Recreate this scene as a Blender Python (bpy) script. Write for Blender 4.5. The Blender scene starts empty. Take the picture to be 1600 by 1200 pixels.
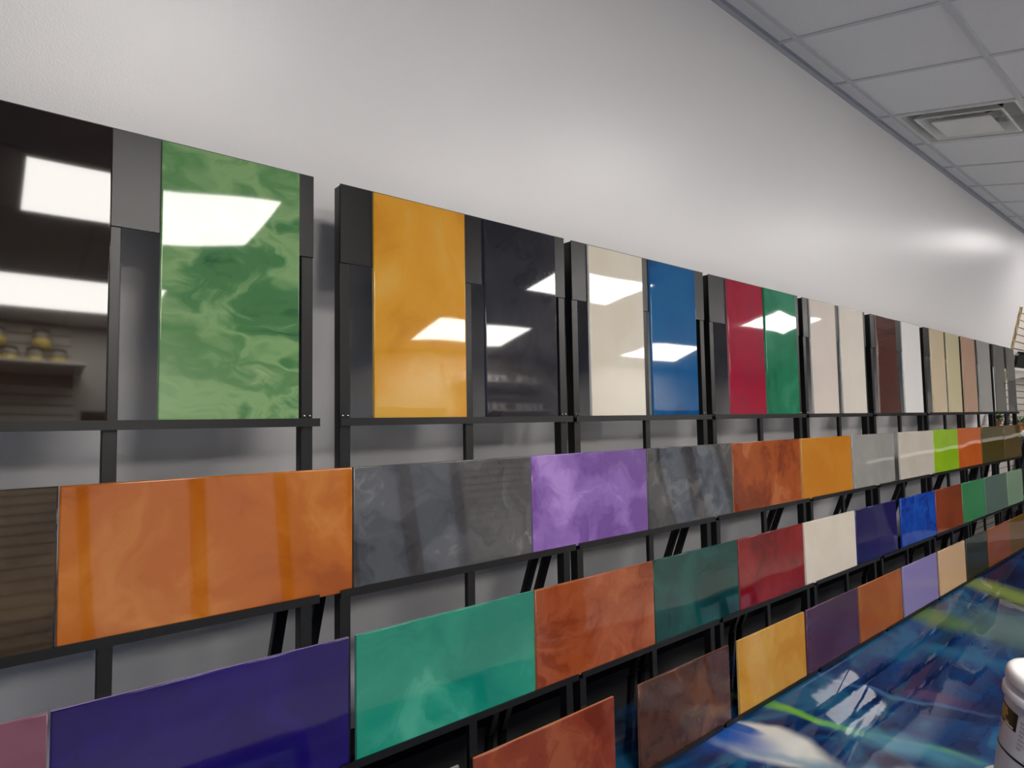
import bpy, bmesh, math, random
from mathutils import Vector, Matrix
random.seed(7)
C = bpy.context.scene.collection
SC = bpy.context.scene

# ------------------------------------------------------------------ camera
EYE = 1.605                       # camera height above the floor
YAW, PITCH, ROLL = 0.7033, 0.1176, 0.1331
fw = Vector((math.sin(YAW)*math.cos(PITCH), math.cos(YAW)*math.cos(PITCH), -math.sin(PITCH)))
r0 = Vector((math.cos(YAW), -math.sin(YAW), 0)); u0 = r0.cross(fw)
rr = math.cos(ROLL)*r0 + math.sin(ROLL)*u0
uu = -math.sin(ROLL)*r0 + math.cos(ROLL)*u0
cd = bpy.data.cameras.new('camera'); cam = bpy.data.objects.new('camera', cd); C.objects.link(cam)
M = Matrix((rr, uu, -fw)).transposed().to_4x4(); M.translation = Vector((0, 0, EYE))
cam.matrix_world = M
cd.sensor_fit = 'HORIZONTAL'; cd.sensor_width = 36.0; cd.lens = 977.2/1600*36
cd.clip_start = 0.02; cd.clip_end = 200
SC.camera = cam

# ------------------------------------------------------------------ view, world
vs = SC.view_settings
vs.view_transform = 'Standard'; vs.look = 'None'; vs.gamma = 1.0; vs.use_curve_mapping = False
vs.exposure = 0.68
LIGHT = 15.0                       # brightness of the ceiling light diffusers
w = bpy.data.worlds.new('world'); SC.world = w; w.use_nodes = True
bg = w.node_tree.nodes['Background']
bg.inputs[0].default_value = (0.84, 0.89, 1.0, 1); bg.inputs[1].default_value = 0.65
SC.cycles.max_bounces = 8
SC.cycles.caustics_reflective = False
SC.cycles.caustics_refractive = False

# ------------------------------------------------------------------ helpers
def lin(c):
    return tuple(((v/255)/12.92 if v/255 <= .04045 else ((v/255+.055)/1.055)**2.4) for v in c)

def tag(o, label=None, cat=None, group=None, kind=None):
    if label: o['label'] = label
    if cat: o['category'] = cat
    if group: o['group'] = group
    if kind: o['kind'] = kind
    return o

def empty(name, loc=(0, 0, 0), rot=(0, 0, 0)):
    o = bpy.data.objects.new(name, None); C.objects.link(o)
    o.location = loc; o.rotation_euler = rot; o.empty_display_size = .1
    return o

def obj(name, bm, mats, parent=None, loc=(0, 0, 0), rot=(0, 0, 0), smooth=False):
    me = bpy.data.meshes.new(name)
    bmesh.ops.recalc_face_normals(bm, faces=bm.faces)
    bm.to_mesh(me); bm.free()
    if not isinstance(mats, (list, tuple)): mats = [mats]
    for m in mats: me.materials.append(m)
    if smooth:
        for p in me.polygons: p.use_smooth = True
    o = bpy.data.objects.new(name, me); C.objects.link(o)
    o.location = loc; o.rotation_euler = rot
    if parent: o.parent = parent
    return o

def box(bm, x0, x1, y0, y1, z0, z1, bev=0, seg=2, mi=0):
    vs_ = [bm.verts.new((x, y, z)) for x in (x0, x1) for y in (y0, y1) for z in (z0, z1)]
    F = [(0, 1, 3, 2), (4, 6, 7, 5), (0, 4, 5, 1), (2, 3, 7, 6), (0, 2, 6, 4), (1, 5, 7, 3)]
    fs = [bm.faces.new([vs_[i] for i in f]) for f in F]
    for f in fs: f.material_index = mi
    if bev:
        es = list({e for f in fs for e in f.edges})
        bmesh.ops.bevel(bm, geom=es, offset=bev, segments=seg, affect='EDGES', profile=.5)
    return bm

def nb(*a, **k):
    return box(bmesh.new(), *a, **k)

def prism(bm, pts, x0, x1):
    """polygon pts in (y,z) extruded along x"""
    a = [bm.verts.new((x0, y, z)) for y, z in pts]; b = [bm.verts.new((x1, y, z)) for y, z in pts]
    bm.faces.new(a); bm.faces.new(b[::-1])
    n = len(pts)
    for i in range(n): bm.faces.new([a[i], b[i], b[(i+1) % n], a[(i+1) % n]])
    return bm

def lathe(bm, prof, n=64, mi=0):
    rings = []
    for r, z in prof:
        if r < 1e-5: rings.append([bm.verts.new((0, 0, z))])
        else: rings.append([bm.verts.new((r*math.cos(2*math.pi*i/n), r*math.sin(2*math.pi*i/n), z)) for i in range(n)])
    for a, b in zip(rings, rings[1:]):
        for i in range(n):
            j = (i+1) % n
            if len(a) == 1 and len(b) == 1: continue
            if len(a) == 1: f = bm.faces.new([a[0], b[i], b[j]])
            elif len(b) == 1: f = bm.faces.new([a[i], b[0], a[j]])
            else: f = bm.faces.new([a[i], b[i], b[j], a[j]])
            f.material_index = mi; f.smooth = True
    return bm

def base_mat(name, col, rough=.5, metal=0, spec=.5):
    m = bpy.data.materials.new(name); m.use_nodes = True
    b = m.node_tree.nodes['Principled BSDF']
    b.inputs['Base Color'].default_value = (*lin(col), 1)
    b.inputs['Roughness'].default_value = rough
    b.inputs['Metallic'].default_value = metal
    b.inputs['Specular IOR Level'].default_value = spec
    return m, m.node_tree, b

def noise(nt, vec, scale, detail=2, rough=.5, dist=0):
    n = nt.nodes.new('ShaderNodeTexNoise')
    n.inputs['Scale'].default_value = scale; n.inputs['Detail'].default_value = detail
    n.inputs['Roughness'].default_value = rough; n.inputs['Distortion'].default_value = dist
    if vec is not None: nt.links.new(vec, n.inputs['Vector'])
    return n

def mapping(nt, vec, loc=(0, 0, 0), scale=(1, 1, 1), rot=(0, 0, 0)):
    n = nt.nodes.new('ShaderNodeMapping'); nt.links.new(vec, n.inputs[0])
    n.inputs['Location'].default_value = loc; n.inputs['Scale'].default_value = scale; n.inputs['Rotation'].default_value = rot
    return n.outputs[0]

def bump(nt, b, h, dist, strength=1, into=None):
    n = nt.nodes.new('ShaderNodeBump'); n.inputs['Distance'].default_value = dist; n.inputs['Strength'].default_value = strength
    nt.links.new(h, n.inputs['Height'])
    if into is not None: nt.links.new(into, n.inputs['Normal'])
    nt.links.new(n.outputs[0], b.inputs['Normal'])
    return n.outputs[0]

def warp(nt, vec, scale, amount, detail=2):
    n = noise(nt, vec, scale, detail)
    s = nt.nodes.new('ShaderNodeVectorMath'); s.operation = 'SUBTRACT'
    nt.links.new(n.outputs['Color'], s.inputs[0]); s.inputs[1].default_value = (.5, .5, .5)
    m = nt.nodes.new('ShaderNodeVectorMath'); m.operation = 'MULTIPLY_ADD'
    nt.links.new(s.outputs[0], m.inputs[0]); m.inputs[1].default_value = (amount,)*3
    nt.links.new(vec, m.inputs[2])
    return m.outputs[0]

def ramp(nt, fac, stops):
    r = nt.nodes.new('ShaderNodeValToRGB'); nt.links.new(fac, r.inputs[0])
    cr = r.color_ramp
    while len(cr.elements) < len(stops): cr.elements.new(.5)
    for e, (p, c) in zip(cr.elements, stops):
        e.position = p; e.color = (*c, 1)
    cr.interpolation = 'EASE'
    return r.outputs[0]

def mixc(nt, fac, a, b):
    m = nt.nodes.new('ShaderNodeMix'); m.data_type = 'RGBA'
    if isinstance(fac, (int, float)): m.inputs[0].default_value = fac
    else: nt.links.new(fac, m.inputs[0])
    for v, i in ((a, 6), (b, 7)):
        if isinstance(v, tuple): m.inputs[i].default_value = (*v, 1)
        else: nt.links.new(v, m.inputs[i])
    return m.outputs[2]

def math_(nt, op, a, b=None, c=None):
    m = nt.nodes.new('ShaderNodeMath'); m.operation = op
    for i, v in enumerate((a, b, c)):
        if v is None: continue
        if isinstance(v, (int, float)): m.inputs[i].default_value = v
        else: nt.links.new(v, m.inputs[i])
    return m.outputs[0]

def coords(nt, kind='Object'):
    return nt.nodes.new('ShaderNodeTexCoord').outputs[kind]

# ------------------------------------------------------------------ materials
def dim(c):
    return tuple(v*(.70 if min(c) < 120 else .80) for v in lin(c))

def marble(name, cols, seed, scale=3.5, swirl=.25, rough=.035, wave=.0007, stretch=(1, 1, 1), contrast=.14, grain=.0):
    """poured epoxy: colours folded into each other under a clear glossy skin"""
    m, nt, b = base_mat(name, (128, 128, 128), rough)
    v = mapping(nt, coords(nt), loc=(seed*3.7, seed*1.3, seed*5.1), scale=stretch)
    if len(cols) > 1:
        vw = warp(nt, v, scale*1.1, swirl, 3)
        vw = warp(nt, vw, scale*3.2, swirl*.28, 2)
        n = noise(nt, vw, scale, 5, .55, .6)
        L = [dim(c) for c in cols]
        k = len(L)
        col = ramp(nt, n.outputs['Fac'], [(.5+contrast*(2*i/(k-1)-1), L[i]) for i in range(k)])
        nt.links.new(col, b.inputs['Base Color'])
    else:
        b.inputs['Base Color'].default_value = (*dim(cols[0]), 1)
    if wave:
        n2 = noise(nt, v, 2.6, 0.0, .4)
        bump(nt, b, n2.outputs['Fac'], wave*5)
    return m

black, nt, b = base_mat('black_powder_coat', (11, 11, 12), .34, 0, .36)
n = noise(nt, coords(nt), 900, 1); bump(nt, b, n.outputs['Fac'], .0002, .3)
panel_back = base_mat('panel_backing', (24, 24, 28), .5)[0]
steel = base_mat('bolt_steel', (190, 190, 190), .25, 1)[0]

wall_m, nt, b = base_mat('wall_paint', (226, 225, 226), .30, 0, .5)
v = coords(nt)
n = noise(nt, v, 260, 3); n2 = noise(nt, mapping(nt, v, scale=(2.2, 1, .25)), 2.2, 2)
h = math_(nt, 'MULTIPLY_ADD', n2.outputs['Fac'], 8.0, n.outputs['Fac'])
bump(nt, b, h, .0009, .35)

room_m = base_mat('room_paint', (214, 210, 204), .5)[0]

tile_m, nt, b = base_mat('ceiling_tile', (205, 207, 210), .9, 0, .2)
n = noise(nt, coords(nt), 240, 4, .7)
nt.links.new(ramp(nt, n.outputs['Fac'], [(.30, lin((202, 204, 206))), (.5, lin((228, 229, 230))), (.8, lin((236, 237, 238)))]), b.inputs['Base Color'])
bump(nt, b, n.outputs['Fac'], .002, .5)
grid_m = base_mat('ceiling_grid_metal', (196, 198, 200), .45)[0]
vent_m = base_mat('vent_metal', (222, 222, 218), .4)[0]
duct_m = base_mat('duct_dark', (70, 70, 70), .5, .6)[0]
white_m = base_mat('white_plastic', (238, 234, 232), .32)[0]
white_gloss = base_mat('white_laminate', (232, 228, 222), .25)[0]

# floor: poured blue epoxy with teal, cream and lime runs
floor_m, nt, b = base_mat('floor_epoxy', (30, 70, 130), .03, 0, .38)
v = coords(nt)
vw = warp(nt, mapping(nt, v, scale=(.55, 1.5, 1), rot=(0, 0, .92)), 1.3, .7, 3)
vw = warp(nt, vw, 4.0, .16, 2)
n = noise(nt, vw, 1.7, 5, .55, .5)
col = ramp(nt, n.outputs['Fac'], [(.28, lin((18, 16, 42))), (.42, lin((12, 30, 72))), (.50, lin((14, 52, 100))), (.58, lin((30, 86, 122))), (.63, lin((14, 50, 98))), (.74, lin((120, 146, 160)))])
n3 = noise(nt, mapping(nt, vw, loc=(9, 4, 2)), 2.1, 3, .5)
f3 = ramp(nt, n3.outputs['Fac'], [(.60, (0, 0, 0)), (.68, (1, 1, 1))])
col = mixc(nt, f3, col, lin((38, 28, 62)))
def blob(col, cx, cy, ang, a, bb, colr, soft=.35, seed=0, ring=False):
    """one pour of colour lying on the floor at (cx,cy)"""
    vv = warp(nt, mapping(nt, v, loc=(0, 0, seed)), 3.0, .22, 3)
    mp = nt.nodes.new('ShaderNodeMapping'); mp.vector_type = 'TEXTURE'
    nt.links.new(vv, mp.inputs[0]); mp.inputs['Location'].default_value = (cx, cy, seed)
    mp.inputs['Rotation'].default_value = (0, 0, ang); mp.inputs['Scale'].default_value = (a, bb, 1e3)
    ln = nt.nodes.new('ShaderNodeVectorMath'); ln.operation = 'LENGTH'; nt.links.new(mp.outputs[0], ln.inputs[0])
    fac = math_(nt, 'SMOOTHSTEP', ln.outputs['Value'], 1+soft, 1-soft) if False else ramp(nt, math_(nt, 'DIVIDE', ln.outputs['Value'], 2.0), [(max(0, (1-soft)/2), (1, 1, 1)), ((1+soft)/2, (0, 0, 0))])
    return mixc(nt, fac, col, lin(colr))
col = blob(col, 2.48, 1.03, -.95, .26, .13, (206, 208, 204), .22, 1)
col = blob(col, 2.46, 1.13, -.9, .10, .035, (40, 92, 160), .3, 2)
col = blob(col, 2.93, .88, -.95, .42, .030, (112, 176, 40), .6, 3)
col = blob(col, 3.02, .70, -1.0, .26, .07, (62, 124, 150), .8, 4)
col = blob(col, 2.75, .55, -.6, .22, .12, (180, 196, 206), .5, 9)
col = blob(col, 4.75, 1.12, -1.2, .30, .14, (84, 112, 50), .8, 5)
col = blob(col, 5.9, .95, -1.3, .50, .16, (118, 134, 70), .8, 6)
col = blob(col, 5.2, .55, -1.0, .50, .35, (84, 108, 108), .8, 7)
col = blob(col, 3.6, .75, -.9, .16, .06, (62, 44, 84), .8, 8)
col = blob(col, 4.3, .80, -.9, .30, .07, (26, 84, 122), .9, 11)
col = blob(col, 3.35, .98, -.9, .45, .015, (52, 90, 132), .9, 12)
col = blob(col, 2.3, 1.22, -.9, .26, .10, (36, 86, 168), .6, 13)
col = blob(col, 2.75, .55, -.9, .5, .03, (84, 128, 152), .9, 14)
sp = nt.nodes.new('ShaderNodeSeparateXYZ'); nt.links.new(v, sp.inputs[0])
col = mixc(nt, ramp(nt, math_(nt, 'SUBTRACT', sp.outputs['Y'], 1.0), [(.44, (0, 0, 0)), (.50, (1, 1, 1))]), col, lin((8, 9, 16)))  # shade behind the stands put into the floor colour near the wall
# pale grey put on the unseen floor to bounce light up to the ceiling
sp = nt.nodes.new('ShaderNodeSeparateXYZ'); nt.links.new(warp(nt, v, 1.5, .3, 2), sp.inputs[0])
f5 = ramp(nt, math_(nt, 'MULTIPLY_ADD', sp.outputs['Y'], -1.0, -.75), [(.45, (0, 0, 0)), (.50, (1, 1, 1))])
col = mixc(nt, f5, col, lin((186, 182, 176)))
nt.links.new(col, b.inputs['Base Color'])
n4 = noise(nt, v, 5.0, 2); bump(nt, b, n4.outputs['Fac'], .0012, .6)

# ------------------------------------------------------------------ room
XL, XR, YB, YF, H = -5.0, 14.0, 1.786, -2.62, EYE+1.4448
def struct(name, bm, m, parent=None, **k):
    o = obj(name, bm, m, parent, **k); tag(o, kind='structure'); return o
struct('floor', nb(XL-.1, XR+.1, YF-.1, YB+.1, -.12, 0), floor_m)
struct('wall_back', nb(XL-.1, XR+.1, YB, YB+.12, 0, H+.1), wall_m)
struct('wall_right', nb(XR, XR+.12, YF, YB, 0, H+.1), room_m)
# wall behind the camera, with the shop windows in it
WX = [(.55, 2.05), (2.6, 3.9), (7.4, 9.0)]
WZ0, WZ1 = .35, EYE+.78
bm = bmesh.new(); xs = [XL-.1]
for a, c in WX:
    box(bm, xs[-1], a, YF-.12, YF, 0, H+.1); box(bm, a, c, YF-.12, YF, 0, WZ0); box(bm, a, c, YF-.12, YF, WZ1, H+.1); xs.append(c)
box(bm, xs[-1], XR+.1, YF-.12, YF, 0, H+.1)
struct('wall_front', bm, room_m)
frame_m = base_mat('dark_wood_frame', (58, 34, 26), .4)[0]
pane_m, nt, b = base_mat('window_pane_glass', (255, 255, 255), .0)
out = nt.nodes['Material Output']; tr = nt.nodes.new('ShaderNodeBsdfTransparent'); tr.inputs[0].default_value = (.8, .85, .9, 1)
mx = nt.nodes.new('ShaderNodeMixShader'); mx.inputs[0].default_value = .12
nt.links.new(tr.outputs[0], mx.inputs[1]); nt.links.new(b.outputs[0], mx.inputs[2]); nt.links.new(mx.outputs[0], out.inputs[0])
for i, (a, c) in enumerate(WX):
    bm = bmesh.new()
    for x0, x1 in ((a, a+.07), (c-.07, c), ((a+c)/2-.05, (a+c)/2+.05)): box(bm, x0, x1, YF-.1, YF+.02, WZ0, WZ1)
    for z0, z1 in ((WZ0, WZ0+.07), (WZ1-.09, WZ1)): box(bm, a+.07, c-.07, YF-.1, YF+.018, z0, z1)
    wo = struct('window_%d' % (i+1), bm, frame_m)
    obj('pane', nb(a+.06, c-.06, YF-.055, YF-.049, WZ0+.06, WZ1-.08), pane_m, wo)
# left end wall with the glazed front
bm = bmesh.new()
box(bm, XL-.12, XL, YF, -1.9, 0, H+.1); box(bm, XL-.12, XL, 1.2, YB, 0, H+.1); box(bm, XL-.12, XL, -1.9, 1.2, 0, .4); box(bm, XL-.12, XL, -1.9, 1.2, 2.5, H+.1)
struct('wall_left', bm, room_m)
bm = bmesh.new()
for y0, y1 in ((-1.9, -1.82), (-.39, -.31), (1.12, 1.2)): box(bm, XL-.1, XL+.02, y0, y1, .4, 2.5)
for z0, z1 in ((.4, .48), (2.42, 2.5)):
    box(bm, XL-.1, XL+.018, -1.82, -.39, z0, z1); box(bm, XL-.1, XL+.018, -.31, 1.12, z0, z1)
wo = struct('window_4', bm, frame_m)
obj('pane', nb(XL-.055, XL-.049, -1.83, 1.13, .47, 2.43), pane_m, wo)
# dark open doorway in the far end wall, mirrored in the last samples
do = struct('door_1', nb(XR-.05, XR-.001, .22, 1.25, 0, 2.12, bev=.004), base_mat('door_black', (6, 6, 7), .5, 0, .2)[0])
bm = bmesh.new(); box(bm, XR-.07, XR-.001, .15, .219, 0, 2.19); box(bm, XR-.07, XR-.001, 1.251, 1.32, 0, 2.19); box(bm, XR-.07, XR-.001, .219, 1.251, 2.121, 2.19)
obj('door_frame', bm, room_m, do)
lv = bmesh.new(); box(lv, XR-.10, XR-.088, .30, .42, 1.02, 1.04, bev=.003); box(lv, XR-.10, XR-.05, .30, .32, 1.02, 1.04)
obj('door_handle', lv, steel, do)
# black cove base along the display wall
struct('baseboard_back', nb(XL, 8.2, YB-.012, YB, 0, .10, bev=.003), base_mat('black_vinyl_base', (20, 20, 22), .4)[0])

# ceiling: tiles in a metal grid with a round duct hole for the vent
G = .6096; GX0 = 2.8957; GY = [1.683, 1.074, .464, -.35, -.96, -1.73, -2.34]
VX0, VX1, VY0, VY1 = GX0+2*G, GX0+3*G, 1.074, 1.683
bm = bmesh.new()
box(bm, VX0-.02, VX1+.02, VY0-.02, VY1+.02, H+.2, H+.25)
box(bm, XL-.1, VX0, YF-.1, YB+.1, H, H+.2); box(bm, VX1, XR+.1, YF-.1, YB+.1, H, H+.2)
box(bm, VX0, VX1, YF-.1, VY0, H, H+.2); box(bm, VX0, VX1, VY1, YB+.1, H, H+.2)
ceil = struct('ceiling', bm, tile_m)
bm = bmesh.new()
for y in GY: box(bm, XL, XR, y-.012, y+.012, H-.006, H+.002)
nx = int((XL-GX0)/G)
for k in range(nx, 19):
    x = GX0+k*G
    if x > XR: break
    ys = [YB] + GY + [YF]
    for y1, y0 in zip(ys, ys[1:]):
        box(bm, x-.012, x+.012, y0+.012, y1-.012, H-.0055, H+.002)
struct('ceiling_grid', bm, grid_m, ceil)
bm = bmesh.new(); prism(bm, [(YB, H), (YB-.022, H), (YB-.022, H-.003), (YB-.003, H-.003), (YB-.003, H-.024), (YB, H-.024)], XL, XR)
struct('trim_back', bm, base_mat('wall_angle_metal', (168, 172, 180), .5)[0])

# ceiling vent: stamped square cone diffuser
vx, vy = (VX0+VX1)/2, (VY0+VY1)/2
vent = tag(empty('ceiling_vent', (vx, vy, H)), 'white square four-way air vent with nested louvers set in the ceiling grid', 'air vent')
def ring(bm, a0, z0, a1, z1, t=.0):
    A = [bm.verts.new((sx*a0, sy*a0, z0)) for sx, sy in ((-1, -1), (1, -1), (1, 1), (-1, 1))]
    B = [bm.verts.new((sx*a1, sy*a1, z1)) for sx, sy in ((-1, -1), (1, -1), (1, 1), (-1, 1))]
    for i in range(4): bm.faces.new([A[i], A[(i+1) % 4], B[(i+1) % 4], B[i]])
    return A, B
def solid(name, prof, mat, extra=None):
    bm = bmesh.new()
    for (a0, z0), (a1, z1) in zip(prof, prof[1:]): ring(bm, a0, z0, a1, z1)
    if extra: extra(bm)
    bmesh.ops.remove_doubles(bm, verts=bm.verts, dist=1e-5)
    return obj(name, bm, mat, vent)
hs = G/2-.010
def top_plate(bm):
    n = 48; a = hs-.034; A = []; B = []; D = []
    for i in range(n):
        t = 2*math.pi*i/n; c_, s_ = math.cos(t), math.sin(t); k = a/max(abs(c_), abs(s_))
        A.append(bm.verts.new((.15*c_, .15*s_, .098))); B.append(bm.verts.new((k*c_, k*s_, .098)))
    for i in range(n):
        j = (i+1) % n
        bm.faces.new([A[i], A[j], B[j], B[i]])
solid('vent_frame', [(hs, .0), (hs, -.006), (hs-.016, -.006), (hs-.034, .098)], vent_m, lambda bm: top_plate(bm))
bm = bmesh.new(); lathe(bm, [(.150, .0), (.150, .09), (0, .09)], 48); obj('duct_collar', bm, duct_m, vent, loc=(0, 0, .099))
solid('louver', [(.218, -.013), (.218, -.008), (.175, .030), (.155, .040), (.155, .036), (.172, .026), (.208, -.013), (.218, -.013)], vent_m)
def cap(bm):
    c = bm.verts.new((0, 0, .002))
    A = [bm.verts.new((sx*.138, sy*.138, -.020)) for sx, sy in ((-1, -1), (1, -1), (1, 1), (-1, 1))]
    for i in range(4): bm.faces.new([A[i], A[(i+1) % 4], c])
solid('center_plate', [(.138, -.020), (.146, -.021), (.146, -.015), (.10, .020), (.10, .023)], vent_m, cap)
for sx, sy in ((-1, 1), (1, 1), (1, -1), (-1, -1)):
    bm = bmesh.new(); box(bm, -.006, .006, -.0015, .0015, 0, .05); obj('bracket', bm, vent_m, vent, loc=(sx*.12, sy*.12, .03), rot=(0, 0, math.pi/4*sx*sy))

# ceiling lights
diff_m, nt, b = base_mat('light_diffuser', (255, 255, 255), .5)
b.inputs['Emission Color'].default_value = (1.0, .955, .905, 1); b.inputs['Emission Strength'].default_value = LIGHT
weak_m, nt, b = base_mat('light_diffuser_weak', (255, 255, 255), .5)   # strength cut so the wall beside this light does not blow out
b.inputs['Emission Color'].default_value = (1.0, .95, .93, 1); b.inputs['Emission Strength'].default_value = LIGHT*.27
LPOS = [(.70, -.655), (4.31, -.655), (7.96, -.655), (8.40, 1.10), (.48, -2.03), (3.95, -2.03), (7.2, -2.03)]
LWHAT = ['the upper half of the green and brown-black samples', 'the tops of the charcoal and cream samples', 'the crimson and emerald samples',
         'the blue floor as broken white patches', 'the middle of the brown-black sample', 'the amber yellow and charcoal samples', 'the lower cream and blue samples']
def make_light():
    t = empty('ceiling_light')
    bm = bmesh.new()
    for a in ((-.61, -.575, -.305, .305), (.575, .61, -.305, .305), (-.575, .575, -.305, -.27), (-.575, .575, .27, .305)):
        box(bm, a[0], a[1], a[2], a[3], -.014, -.0065)
    obj('frame', bm, vent_m, t); obj('diffuser', nb(-.575, .575, -.27, .27, -.010, -.0068), diff_m, t)
    return t
L0 = make_light()
for i, (x, y) in enumerate(LPOS):
    if i == 0: o = L0
    else:
        o = L0.copy(); C.objects.link(o)
        for ch in list(L0.children):
            c = ch.copy(); C.objects.link(c); c.parent = o
    o.location = (x, y, H)
    if y > 0:
        for ch in o.children:
            if ch.name.startswith('diffuser'):
                ch.data = ch.data.copy(); ch.data.materials[0] = weak_m
    tag(o, 'rectangular ceiling light panel mirrored in ' + LWHAT[i], 'ceiling light', 'ceiling light panels over the showroom')

# ------------------------------------------------------------------ leaning display frames
LEAN = .23258; Y0, Z0 = 1.46477, -.32962+EYE
sl, cl = math.sin(LEAN), math.cos(LEAN)
def pt(X, s, off=0): return Vector((X, Y0+s*sl+off*cl, Z0+s*cl-off*sl))
S_FLOOR = -Z0/cl
FR = .0115                                        # front of the posts, behind the samples
LEDGE = [0.0, -.4300, -.8545, -1.2840]            # panel bottoms
def make_stand(x0, x1, label, head=True):
    xc = (x0+x1)/2
    base = pt(xc, S_FLOOR+.01, .02); base.z = 0
    t = empty('display_stand', base)
    tag(t, label, 'display stand', 'black metal display stands along the wall')
    o = pt(0, 0, 0)-Vector((0, base.y, 0)); R = (-LEAN, 0, 0)
    def P(name, bm): return obj(name, bm, black, t, loc=(0, o.y, o.z), rot=R)
    hx = (x1-x0)/2
    for a, c, d in ((-hx, -hx+.030, .033), (hx-.030, hx, .033), (-.014, .014, .016)):
        bm = nb(a, c, FR, FR+d, S_FLOOR+.012, .611, bev=.002, seg=2)
        po = P('post', bm)
        if d > .02:
            bm = nb(a-.002, c+.002, FR-.002, FR+d+.002, S_FLOOR+.006, S_FLOOR+.03, bev=.002)
            fo = obj('foot', bm, black, po)
    P('header_plate', nb(-hx, hx, FR-.0035, FR-.0005, .404, .614, bev=.001, seg=1))
    for s in LEDGE:
        bm = bmesh.new()
        pts = [(FR-.0006, s-.020), (-.0055, s-.020), (-.0055, s), (-.0025, s), (-.0025, s-.0095), (FR-.0006, s-.0095)]
        prism(bm, pts, -hx-.004, hx+.012)
        le = P('ledge', bm)
        if s == 0:
            for bx in (-hx+.008, -hx+.022, hx-.022, hx-.008):
                bm = bmesh.new(); lathe(bm, [(0, .0), (.0035, 0), (.0035, .002), (0, .003)], 10)
                obj('screw', bm, steel, le, loc=(bx, FR-.0006, s+.006), rot=(math.pi/2, 0, 0))
    # back struts hinged behind the second row, feet near the wall
    ang = math.atan(.138)
    for a, c in ((-hx, -hx+.030), (hx-.030, hx)):
        zt = EYE-.56; L = zt/math.cos(ang)-.004
        bm = nb(a, c, -.010, .012, -L, 0, bev=.002, seg=1)
        obj('back_leg', bm, black, t, loc=(0, 1.51+(-.86-(zt-EYE))*.138-base.y+.012, zt), rot=(ang, 0, 0))
    return t
UN = [(-.235, .622, 'holding the brown-black and green marbled samples on top'),
      (.693, 1.514, 'holding the amber yellow and charcoal samples on top'),
      (1.548, 2.356, 'holding the cream and blue samples on top'),
      (2.398, 3.222, 'holding the crimson and emerald samples on top'),
      (3.272, 4.085, 'holding two off-white samples on top'),
      (4.165, 5.045, 'holding the maroon and pure white samples on top'),
      (5.125, 5.945, 'holding the beige and khaki samples on top'),
      (5.985, 6.855, 'holding the tan and light grey samples on top'),
      (6.905, 7.700, 'holding the two dark grey samples at the far end')]
for x0, x1, d in UN:
    make_stand(x0, x1, 'black metal easel display stand %s' % d)

# ------------------------------------------------------------------ samples
T = .0095
def panel(row, x0, x1, cols, label, cat='colour sample', edge=None, **k):
    W = x1-x0; Hh = .6096+.0085 if row == 0 else .3048+.007
    bottom = LEDGE[row]-.0085
    bm = nb(0, W, 0, T, 0, Hh)
    # flowed resin edge on the face side
    es = [e for e in bm.edges if all(v_.co.y < 1e-6 for v_ in e.verts)]
    bmesh.ops.bevel(bm, geom=es, offset=.0035, segments=4, affect='EDGES', profile=.6)
    for f in bm.faces:
        f.normal_update()
        c = f.calc_center_median()
        if abs(f.normal.y) > .9 and c.y > T*.9: f.material_index = 2
        elif abs(f.normal.y) < .1: f.material_index = 1
        f.smooth = f.material_index == 0 and abs(f.normal.y) < .999 
    seed = len([o for o in bpy.data.objects if o.name.startswith('sample_panel')])+1
    m = marble('epoxy_%02d' % seed, cols, seed, **k)
    ec = edge or tuple(min(255, int(c*1.12+14)) for c in cols[-1])
    em = base_mat('epoxy_edge_%02d' % seed, ec, .25)[0]
    p = pt(x0, bottom, 0)
    o = obj('sample_panel', bm, [m, em, panel_back], loc=p, rot=(-LEAN, 0, 0))
    tag(o, label, cat, ('upright samples in the top row', 'samples in the second row', 'samples in the third row', 'samples in the bottom row')[row])
    return o

ink, mid = 'tall upright %s epoxy sample panel, top row, %s', 'wide %s epoxy sample panel, %s row, %s'
# top row
panel(0, -.118, .1875, [(28, 19, 15), (38, 26, 19), (30, 21, 17)], ink % ('brown-black', 'at the left edge'), edge=(72, 42, 24), swirl=.1, wave=.00035)
panel(0, .278, .583, [(44, 104, 62), (84, 142, 88), (138, 178, 120), (104, 156, 98), (160, 194, 136)], ink % ('green marbled', 'right of the brown-black one'), edge=(150, 200, 150), swirl=.38, scale=3.4, contrast=.19, wave=.0012, stretch=(.7, 1, 1.25))
panel(0, .785, 1.087, [(222, 150, 34), (240, 172, 52), (244, 188, 84)], ink % ('amber yellow', 'left on the second stand'), swirl=.25, scale=2.4, wave=.0007)
panel(0, 1.161, 1.463, [(30, 31, 38), (46, 47, 56), (60, 60, 66)], ink % ('charcoal blue-black', 'right of the amber yellow one'), edge=(70, 80, 110), swirl=.25, wave=.0006)
panel(0, 1.627, 1.930, [(232, 222, 202), (238, 230, 214)], ink % ('cream', 'between charcoal and blue'), swirl=.1, wave=.0006)
panel(0, 1.976, 2.283, [(14, 84, 146), (18, 102, 166), (24, 108, 170)], ink % ('bright blue', 'beside the cream one'), edge=(60, 130, 190), swirl=.1, wave=.0006)
panel(0, 2.531, 2.843, [(158, 14, 44), (180, 26, 62), (170, 34, 66)], ink % ('crimson', 'left of the emerald green one'), edge=(215, 120, 140), swirl=.1, wave=.0007)
panel(0, 2.862, 3.180, [(18, 112, 74), (40, 136, 98), (62, 152, 116)], ink % ('emerald green', 'touching the crimson one'), edge=(60, 180, 130), swirl=.15, wave=.0007)
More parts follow.
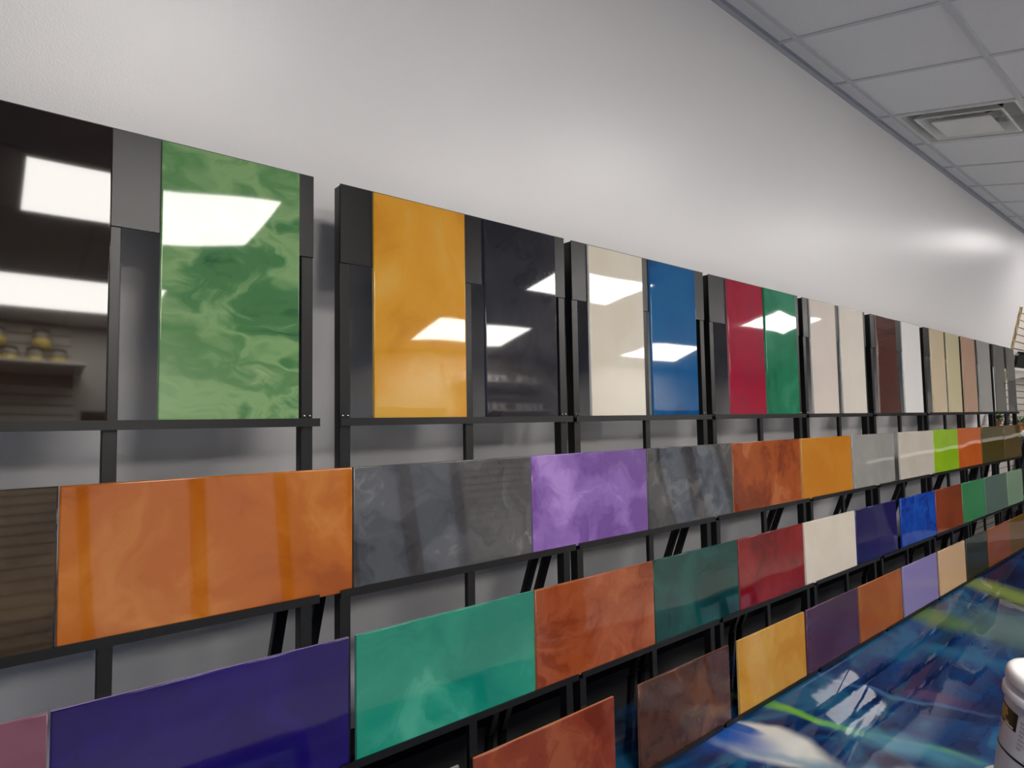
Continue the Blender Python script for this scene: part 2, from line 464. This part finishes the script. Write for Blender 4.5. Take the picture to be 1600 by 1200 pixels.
panel(0, 3.340, 3.648, [(226, 214, 204), (230, 218, 208)], ink % ('pinkish off-white', 'right of emerald green'), wave=.0005)
panel(0, 3.707, 4.036, [(228, 220, 208), (232, 224, 212)], ink % ('warm off-white', 'left of the maroon stand'), wave=.0005)
panel(0, 4.243, 4.566, [(82, 44, 36), (92, 54, 44)], ink % ('dark maroon brown', 'left of the pure white one'), edge=(215, 190, 180), wave=.0004)
panel(0, 4.676, 5.022, [(238, 236, 234)], ink % ('pure white', 'right of the maroon one'), wave=.0004)
panel(0, 5.242, 5.547, [(214, 196, 166)], ink % ('beige', 'right of the pure white one'), wave=.0004)
panel(0, 5.608, 5.919, [(208, 198, 160)], ink % ('pale khaki', 'between beige and tan'), wave=.0004)
panel(0, 5.994, 6.350, [(190, 156, 132)], ink % ('tan', 'right of pale khaki'), wave=.0004)
panel(0, 6.441, 6.798, [(164, 163, 161)], ink % ('light grey', 'right of tan'), wave=.0004)
panel(0, 6.945, 7.285, [(112, 110, 106)], ink % ('dark grey', 'left one of the last stand'), wave=.0003)
panel(0, 7.390, 7.672, [(112, 110, 106)], ink % ('dark grey', 'farthest of all at the right end'), wave=.0003)
# second row
panel(1, -.50, .1105, [(44, 30, 18), (62, 46, 30), (80, 64, 44)], mid % ('dark bronze', 'second', 'cut by the left edge'), edge=(110, 90, 70), swirl=.2, wave=.0006)
panel(1, .113, .7225, [(176, 86, 16), (202, 110, 28), (220, 136, 56)], mid % ('burnt orange', 'second', 'between bronze and smoky grey'), edge=(240, 180, 110), swirl=.2, scale=3, wave=.0006)
panel(1, .726, 1.3345, [(56, 56, 59), (82, 82, 85), (100, 100, 103), (140, 138, 136)], mid % ('smoky grey marbled', 'second', 'right of burnt orange'), edge=(130, 128, 125), swirl=.5, scale=3.4, contrast=.2, wave=.0004)
panel(1, 1.338, 1.921, [(124, 80, 168), (156, 114, 200), (182, 144, 220)], mid % ('violet', 'second', 'between two grey marbled ones'), edge=(180, 150, 230), swirl=.3, wave=.0006)
panel(1, 1.925, 2.520, [(58, 58, 61), (84, 84, 87), (116, 114, 113)], mid % ('grey marbled', 'second', 'between violet and copper'), edge=(150, 148, 142), swirl=.5, scale=4, wave=.0006)
panel(1, 2.529, 3.158, [(136, 54, 18), (176, 84, 30), (200, 116, 66)], mid % ('copper marbled', 'second', 'left of amber orange'), edge=(225, 160, 110), swirl=.5, scale=3, wave=.0007)
panel(1, 3.174, 3.776, [(212, 134, 30), (218, 142, 42)], mid % ('amber orange', 'second', 'right of copper marbled'), edge=(240, 190, 120), wave=.0006)
panel(1, 3.791, 4.425, [(146, 144, 140), (158, 156, 152)], mid % ('silver grey', 'second', 'right of amber orange'), wave=.0006)
panel(1, 4.520, 5.180, [(196, 188, 174), (204, 196, 184)], mid % ('greige', 'second', 'left of the lime one'), wave=.0006)
panel(1, 5.188, 5.745, [(150, 196, 14), (162, 204, 26)], mid % ('lime green', 'second', 'between greige and orange'), wave=.0008)
panel(1, 5.753, 6.372, [(206, 94, 20), (214, 102, 30)], mid % ('vivid orange', 'second', 'right of lime green'), wave=.001)
panel(1, 6.390, 7.095, [(84, 72, 18)], mid % ('olive', 'second', 'right of vivid orange'), wave=.0005)
panel(1, 7.115, 7.730, [(100, 82, 44)], mid % ('olive brown', 'second', 'last at the right end'), wave=.0005)
# third row
panel(2, -.51, .1035, [(128, 76, 98), (144, 90, 112)], mid % ('dusty mauve', 'third', 'at the left edge'), edge=(180, 140, 155), wave=.0005)
panel(2, .108, .714, [(20, 6, 84), (28, 10, 104), (36, 16, 118)], mid % ('deep indigo', 'third', 'with a pale worn top edge'), edge=(176, 150, 200), swirl=.3, wave=.0005)
panel(2, .7325, 1.338, [(12, 140, 120), (34, 158, 132), (80, 184, 156)], mid % ('turquoise green', 'third', 'left of copper brown'), edge=(120, 200, 175), swirl=.4, scale=2.6, wave=.0006)
panel(2, 1.344, 1.9435, [(142, 58, 24), (172, 84, 44), (190, 104, 64)], mid % ('copper brown', 'third', 'right of turquoise green'), edge=(215, 140, 100), swirl=.4, wave=.0006)
panel(2, 1.9465, 2.537, [(3, 56, 54), (8, 72, 68), (16, 88, 82)], mid % ('dark bottle green', 'third', 'left of blood red'), edge=(60, 120, 110), swirl=.3, wave=.0006)
panel(2, 2.545, 3.152, [(112, 8, 14), (138, 18, 24), (150, 30, 34)], mid % ('blood red', 'third', 'between bottle green and cream'), edge=(170, 80, 80), swirl=.3, wave=.0006)
panel(2, 3.168, 3.782, [(222, 212, 194), (228, 218, 202)], mid % ('cream white', 'third', 'right of blood red'), wave=.0005)
panel(2, 3.792, 4.408, [(26, 24, 84), (34, 30, 96)], mid % ('navy blue', 'third', 'right of cream white'), edge=(60, 60, 160), wave=.0005)
panel(2, 4.485, 5.150, [(14, 50, 150), (22, 74, 178), (30, 88, 190)], mid % ('royal blue marbled', 'third', 'right of navy blue'), edge=(30, 80, 200), swirl=.5, scale=5, wave=.0007)
panel(2, 5.158, 5.765, [(134, 60, 28), (148, 66, 34)], mid % ('rust brown', 'third', 'right of royal blue'), edge=(170, 50, 40), wave=.0005)
panel(2, 5.775, 6.390, [(62, 140, 88), (70, 148, 96)], mid % ('grass green', 'third', 'right of rust brown'), edge=(60, 170, 130), wave=.0005)
panel(2, 6.400, 7.110, [(100, 122, 112)], mid % ('grey green', 'third', 'right of grass green'), edge=(110, 160, 160), wave=.0005)
panel(2, 7.120, 7.690, [(130, 158, 130)], mid % ('pale sage green', 'third', 'last at the right end'), edge=(140, 190, 170), wave=.0005)
# bottom row
panel(3, .43, 1.045, [(136, 132, 128)], mid % ('grey', 'bottom', 'only its top corner in view'), edge=(170, 165, 160), wave=.0005)
panel(3, 1.098, 1.704, [(126, 50, 32), (150, 66, 44), (172, 92, 60)], mid % ('terracotta copper', 'bottom', 'below turquoise green and left of chocolate brown'), edge=(228, 140, 95), swirl=.4, wave=.0005)
panel(3, 1.838, 2.441, [(64, 32, 24), (88, 50, 36), (116, 70, 46)], mid % ('chocolate brown', 'bottom', 'left of golden yellow'), edge=(130, 90, 75), swirl=.4, wave=.0005)
panel(3, 2.511, 3.128, [(214, 148, 44), (222, 162, 62), (228, 176, 86)], mid % ('golden yellow', 'bottom', 'right of chocolate brown'), edge=(238, 190, 110), swirl=.2, wave=.0005)
panel(3, 3.152, 3.768, [(74, 44, 72), (86, 54, 84)], mid % ('plum purple', 'bottom', 'right of golden yellow'), edge=(130, 90, 125), swirl=.2, wave=.0005)
panel(3, 3.790, 4.432, [(168, 88, 32), (180, 98, 42)], mid % ('caramel orange', 'bottom', 'right of plum purple'), edge=(210, 130, 80), swirl=.2, wave=.0005)
panel(3, 4.464, 5.112, [(142, 130, 184)], mid % ('pale lavender', 'bottom', 'right of caramel orange'), edge=(170, 160, 215), wave=.0005)
panel(3, 5.155, 5.760, [(214, 176, 136)], mid % ('peach tan', 'bottom', 'right of pale lavender'), edge=(225, 190, 150), wave=.0005)
panel(3, 5.795, 6.375, [(54, 54, 30)], mid % ('dark olive', 'bottom', 'right of peach tan'), wave=.0005)
panel(3, 6.410, 7.085, [(150, 78, 30)], mid % ('rusty orange', 'bottom', 'right of dark olive'), wave=.0005)
panel(3, 7.095, 7.680, [(120, 86, 20)], mid % ('mustard olive', 'bottom', 'last at the right end'), wave=.0005)

# ------------------------------------------------------------------ buckets
bucket_m = base_mat('bucket_plastic', (232, 230, 232), .38)[0]
print_k = base_mat('print_black', (22, 18, 16), .4)[0]
print_g = base_mat('print_gold', (196, 150, 70), .4)[0]
print_t = base_mat('print_grey', (150, 148, 152), .5)[0]
BX, BY = 2.47, .195
def patch(bm, th0, th1, z0, z1, rfun, n=10, mi=0, d=.0006):
    """a printed patch curved on the bucket wall; angles in degrees"""
    ra, rb_ = rfun(z0)+d, rfun(z1)+d
    a = [math.radians(th0+(th1-th0)*i/n) for i in range(n+1)]
    lo = [bm.verts.new((ra*math.cos(t), ra*math.sin(t), z0)) for t in a]; hi = [bm.verts.new((rb_*math.cos(t), rb_*math.sin(t), z1)) for t in a]
    for i in range(n):
        f = bm.faces.new([lo[i], lo[i+1], hi[i+1], hi[i]]); f.material_index = mi
def rbody(z): return .132+.017*min(1, z/.27)
def make_bucket(z, label):
    t = empty('bucket', (BX, BY, z)); tag(t, label, 'bucket', 'white plastic buckets in a stack')
    bm = bmesh.new()
    lathe(bm, [(0, 0), (.126, 0), (.131, .004), (.132, .01), (.149, .272), (.149, .276), (.159, .279), (.160, .284), (.160, .300), (.158, .304), (.151, .306), (.151, .330), (.148, .335), (.10, .335)], 72)
    obj('body', bm, bucket_m, t)
    bm = bmesh.new()
    lathe(bm, [(.1515, .325), (.1595, .325), (.1605, .330), (.1605, .346), (.159, .353), (.1545, .3585), (.147, .360), (.139, .358), (.134, .351), (.130, .348), (0, .348)], 72)
    obj('lid', bm, white_m, t)
    bm = bmesh.new()
    patch(bm, 86, 142, .196, .251, rbody, mi=0)
    patch(bm, 20, 230, .116, .123, rbody, 40, mi=0)
    for i in range(12): patch(bm, 157, 159.2, .128+i*.009, .1325+i*.009, rbody, 2, mi=0)
    for i in range(12): patch(bm, 159.2, 161.4, .1325+i*.009, .137+i*.009, rbody, 2, mi=0)
    # gold emblem: a bust-like blob with a pale stroke under it
    em = [(108, 124, .236, .246), (104, 126, .224, .236), (106, 122, .212, .224), (110, 130, .205, .212)]
    for a0, a1, z0, z1 in em: patch(bm, a0, a1, z0, z1, rbody, 4, mi=1, d=.0010)
    patch(bm, 122, 138, .199, .205, rbody, 4, mi=2, d=.0011)
    for k in range(7):
        patch(bm, 146, 146+6+2*((k*5) % 3), .236-k*.013, .2385-k*.013, rbody, 4, mi=3)
        patch(bm, 146, 146+5+2*((k*7) % 3), .232-k*.013, .2335-k*.013, rbody, 4, mi=3)
    for k in range(3): patch(bm, 98, 118-3*k, .184-k*.009, .188-k*.009, rbody, 4, mi=3)
    obj('printed_label', bm, [print_k, print_g, white_m, print_t], t)
    # wire bail with plastic grip hanging on the far side
    bm = bmesh.new()
    pts = [Vector((.162*math.cos(a), .162*math.sin(a), .292-.14*math.sin((a+math.pi/2)) if True else 0)) for a in [math.radians(-90+180*i/24) for i in range(25)]]
    for p, q_ in zip(pts, pts[1:]):
        d = (q_-p); R = d.to_track_quat('Z', 'Y').to_matrix().to_4x4(); R.translation = (p+q_)/2
        bmesh.ops.create_cone(bm, cap_ends=True, segments=8, radius1=.002, radius2=.002, depth=d.length*1.05, matrix=R)
    obj('bail_handle', bm, steel, t)
    return t
make_bucket(0, 'white plastic bucket on the blue floor, under the other bucket')
make_bucket(.372, 'white lidded bucket with black and gold label, on top of another bucket')

# ------------------------------------------------------------------ far end: slatted panel, shelf, counter, plants
slat_m = base_mat('slatwall_white', (228, 220, 210), .4)[0]
groove_m = base_mat('slatwall_groove', (120, 112, 104), .6)[0]
wood_m, nt, b = base_mat('raw_wood_edge', (150, 128, 92), .6)
n = noise(nt, mapping(nt, coords(nt), scale=(8, 8, 1)), 14, 4); nt.links.new(ramp(nt, n.outputs['Fac'], [(.35, lin((110, 90, 60))), (.65, lin((196, 176, 140)))]), b.inputs['Base Color'])
def slatwall(name, x0, x1, y, z0, z1, sgn, label, edge=True):
    t = empty(name, ((x0+x1)/2, y, 0)); tag(t, label, 'slatted wall panel')
    hx = (x1-x0)/2; bm = bmesh.new()
    n_ = int((z1-z0)/.0762)
    a, c = sorted((-.002*sgn, -.012*sgn)); box(bm, -hx, hx, a, c, z0, z1, mi=1)
    for i in range(n_+1):
        za = z0+i*.0762+.005; zb = min(z1, z0+(i+1)*.0762-.007)
        if zb-za < .01: continue
        a, c = sorted((-.012*sgn, -.020*sgn)); box(bm, -hx, hx, a, c, za, zb)
    obj('slat_board', bm, [slat_m, groove_m], t)
    if edge:
        a, c = sorted((0, -.024*sgn)); obj('wood_edge', nb(-hx-.022*1, -hx, a, c, z0, z1), wood_m, t)
    return t
slatwall('slatwall', 8.42, 12.0, YB, .0, EYE+.74, 1, 'cream slatted wall panel with raw wood edge beyond the last stand')
t = empty('wall_shelf', (8.95, YB-.024, EYE+.10)); tag(t, 'white shelf on the slatted wall at the right edge', 'shelf')
obj('board', nb(-.45, .45, -.30, 0, -.03, 0, bev=.003), white_gloss, t)
for sx in (-.38, .38):
    bm = bmesh.new(); prism(bm, [(0, -.03), (-.25, -.03), (0, -.14)], sx-.004, sx+.004); obj('bracket', bm, white_gloss, t)
t = empty('storage_bin', (8.9, YB-.17, EYE+.10)); tag(t, 'black bin standing on the white shelf at the right edge', 'bin')
bm = bmesh.new(); box(bm, -.36, .36, -.12, .12, 0, .155, bev=.012); obj('body', bm, panel_back, t)
obj('lid', nb(-.37, .37, -.13, .13, .155, .175, bev=.005), black, t)

t = empty('sales_counter', (9.9, .6, 0)); tag(t, 'black counter with a white top beyond the stands', 'counter')
obj('body', nb(-.38, .38, -1.3, 1.0, 0, 1.07), panel_back, t); obj('top', nb(-.45, .45, -1.36, 1.04, 1.07, 1.11, bev=.004), white_gloss, t)
obj('kick_plate', nb(-.385, -.38, -1.3, 1.0, 0, .1), steel, t)

leaf_m = base_mat('leaf_green', (44, 84, 34), .45)[0]; pot_m = base_mat('terracotta', (186, 112, 78), .7)[0]; soil_m = base_mat('soil', (50, 36, 26), .9)[0]
def plant(x, y, z, label, s=1.0, seed=1):
    rnd = random.Random(seed)
    t = empty('potted_plant', (x, y, z)); tag(t, label, 'potted plant', 'potted plants on the side table')
    bm = bmesh.new(); lathe(bm, [(0, 0), (.05*s, 0), (.07*s, .10*s), (.078*s, .10*s), (.078*s, .13*s), (.068*s, .13*s), (.066*s, .11*s)], 28); obj('pot', bm, pot_m, t)
    bm = bmesh.new(); lathe(bm, [(.066*s, .112*s), (0, .118*s)], 20); obj('soil', bm, soil_m, t)
    bm = bmesh.new()
    for i in range(34):
        a = rnd.random()*6.283; L = s*rnd.uniform(.14, .26); up = rnd.uniform(.5, 1.3); wd = .012*s
        prev = None
        for k in range(7):
            u = k/6; rr_ = L*u*.8; zz = .11*s+L*(up*u-.9*u*u*.9)
            c = Vector((rr_*math.cos(a), rr_*math.sin(a), zz)); w_ = wd*math.sin(math.pi*min(.98, u*.9+.1)); sd = Vector((-math.sin(a), math.cos(a), .0))*w_
            cur = [bm.verts.new(c-sd), bm.verts.new(c+Vector((0, 0, -.002))), bm.verts.new(c+sd)]
            if prev:
                bm.faces.new([prev[0], prev[1], cur[1], cur[0]]); bm.faces.new([prev[1], prev[2], cur[2], cur[1]])
            prev = cur
    obj('leaves', bm, leaf_m, t)
    return t
t = empty('side_table', (8.12, 1.565, 0)); tag(t, 'small black table with a white top carrying two plants, beyond the last stand', 'table')
obj('tabletop', nb(-.24, .24, -.20, .20, 1.035, 1.065, bev=.004), white_gloss, t)
for sx in (-1, 1):
    for sy in (-1, 1): obj('leg', nb(sx*.21-.015, sx*.21+.015, sy*.17-.015, sy*.17+.015, 0, 1.035), black, t)
obj('modesty_panel', nb(-.195, .195, -.175, -.165, .25, 1.035), panel_back, t)
plant(8.00, 1.685, 1.065, 'leafy green plant in a terracotta pot, nearer the wall on the side table', .72, 3)
plant(8.02, 1.50, 1.065, 'leafy green plant in a terracotta pot, right one on the side table', .72, 5)
t = empty('spray_bottle', (7.98, 1.590, 1.065)); tag(t, 'slim black bottle between the two potted plants', 'bottle')
bm = bmesh.new(); lathe(bm, [(0, 0), (.024, .001), (.025, .09), (.011, .125), (.011, .14)], 20); obj('body', bm, panel_back, t)
bm = bmesh.new(); lathe(bm, [(.013, .14), (.013, .165), (0, .167)], 16); obj('cap', bm, panel_back, t)

# ------------------------------------------------------------------ opposite wall (mirrored in the samples)
slatwall('slatwall', -2.2, .50, YF, .75, EYE+1.42, -1, 'slatted wall panel mirrored in the brown-black sample', False)
slatwall('slatwall', 3.95, 5.35, YF, .75, EYE+1.42, -1, 'slatted wall panel mirrored in the charcoal sample', False)
def shelf(x0, x1, z, label):
    t = empty('wall_shelf', ((x0+x1)/2, YF+.020, z)); tag(t, label, 'shelf'); h = (x1-x0)/2
    obj('board', nb(-h, h, 0, .28, -.02, 0, bev=.002), white_gloss, t)
    for sx in (-h+.06, h-.06):
        bm = bmesh.new(); prism(bm, [(0, -.02), (.24, -.02), (0, -.12)], sx-.004, sx+.004); obj('bracket', bm, white_gloss, t)
shelf(-1.6, .56, EYE+1.07, 'shelf of glitter jars mirrored in the brown-black sample')
shelf(3.98, 5.2, EYE+1.05, 'upper shelf of bottles mirrored in the charcoal sample')
shelf(3.98, 5.2, EYE+.70, 'lower shelf of bottles mirrored in the charcoal sample')
jar_glass = base_mat('jar_plastic', (150, 146, 138), .1)[0]; jar_lid = base_mat('jar_lid', (60, 58, 56), .4)[0]; glit = base_mat('glitter_flakes', (226, 200, 110), .3)[0]
def make_jar():
    t = empty('glitter_jar'); r = .056
    bm = bmesh.new(); lathe(bm, [(r*.96, .066), (r, .07), (r, .105), (r*.9, .112), (r*.6, .112)], 20); obj('body', bm, jar_glass, t)
    bm = bmesh.new(); lathe(bm, [(0, 0), (r, .002), (r, .066), (0, .085)], 20); obj('glitter', bm, glit, t)
    bm = bmesh.new(); lathe(bm, [(r*.6, .112), (r*.95, .112), (r*.95, .132), (0, .133)], 20); obj('lid', bm, jar_lid, t)
    return t
def cp(src, loc):
    o = src.copy(); C.objects.link(o); o.location = loc
    for ch in list(src.children):
        c = ch.copy(); C.objects.link(c); c.parent = o
    return o
J0 = make_jar(); first = True
jl = 'small clear jar of gold glitter on the mirrored shelf'
pos = [(x, 0) for x in (-.55, -.42, -.15, -.02, .12, .27, .41)] + [(x, 1) for x in (-.49, -.08, .05, .31)]
for x, k in pos:
    loc = (x, YF+.13, EYE+1.07+.134*k)
    if first: J0.location = loc; o = J0; first = False
    else: o = cp(J0, loc)
    tag(o, 'small clear jar of gold glitter, ' + ('stacked on two other jars in the mirrored shelf' if k else 'in the lower layer on the mirrored shelf'), 'jar', 'gold glitter jars on the mirrored shelf')
def make_bottle():
    t = empty('bottle'); r = .04
    bm = bmesh.new(); lathe(bm, [(0, 0), (r, .002), (r, .11), (r*.5, .128), (r*.5, .135)], 18); obj('body', bm, white_m, t)
    bm = bmesh.new(); lathe(bm, [(r*.55, .135), (r*.55, .15), (0, .151)], 14); obj('cap', bm, jar_lid, t)
    return t
B0 = make_bottle(); first = True
for zz in (EYE+1.05, EYE+.70):
    for i in range(11):
        if (i*7+int(zz*10)) % 5 == 0: continue
        loc = (4.06+i*.105, YF+.12, zz)
        if first: B0.location = loc; o = B0; first = False
        else: o = cp(B0, loc)
        tag(o, 'white bottle with a dark cap on the %s shelf mirrored' % ('upper' if zz > EYE+.9 else 'lower') + ' in the charcoal sample', 'bottle', 'white bottles on the mirrored shelves')
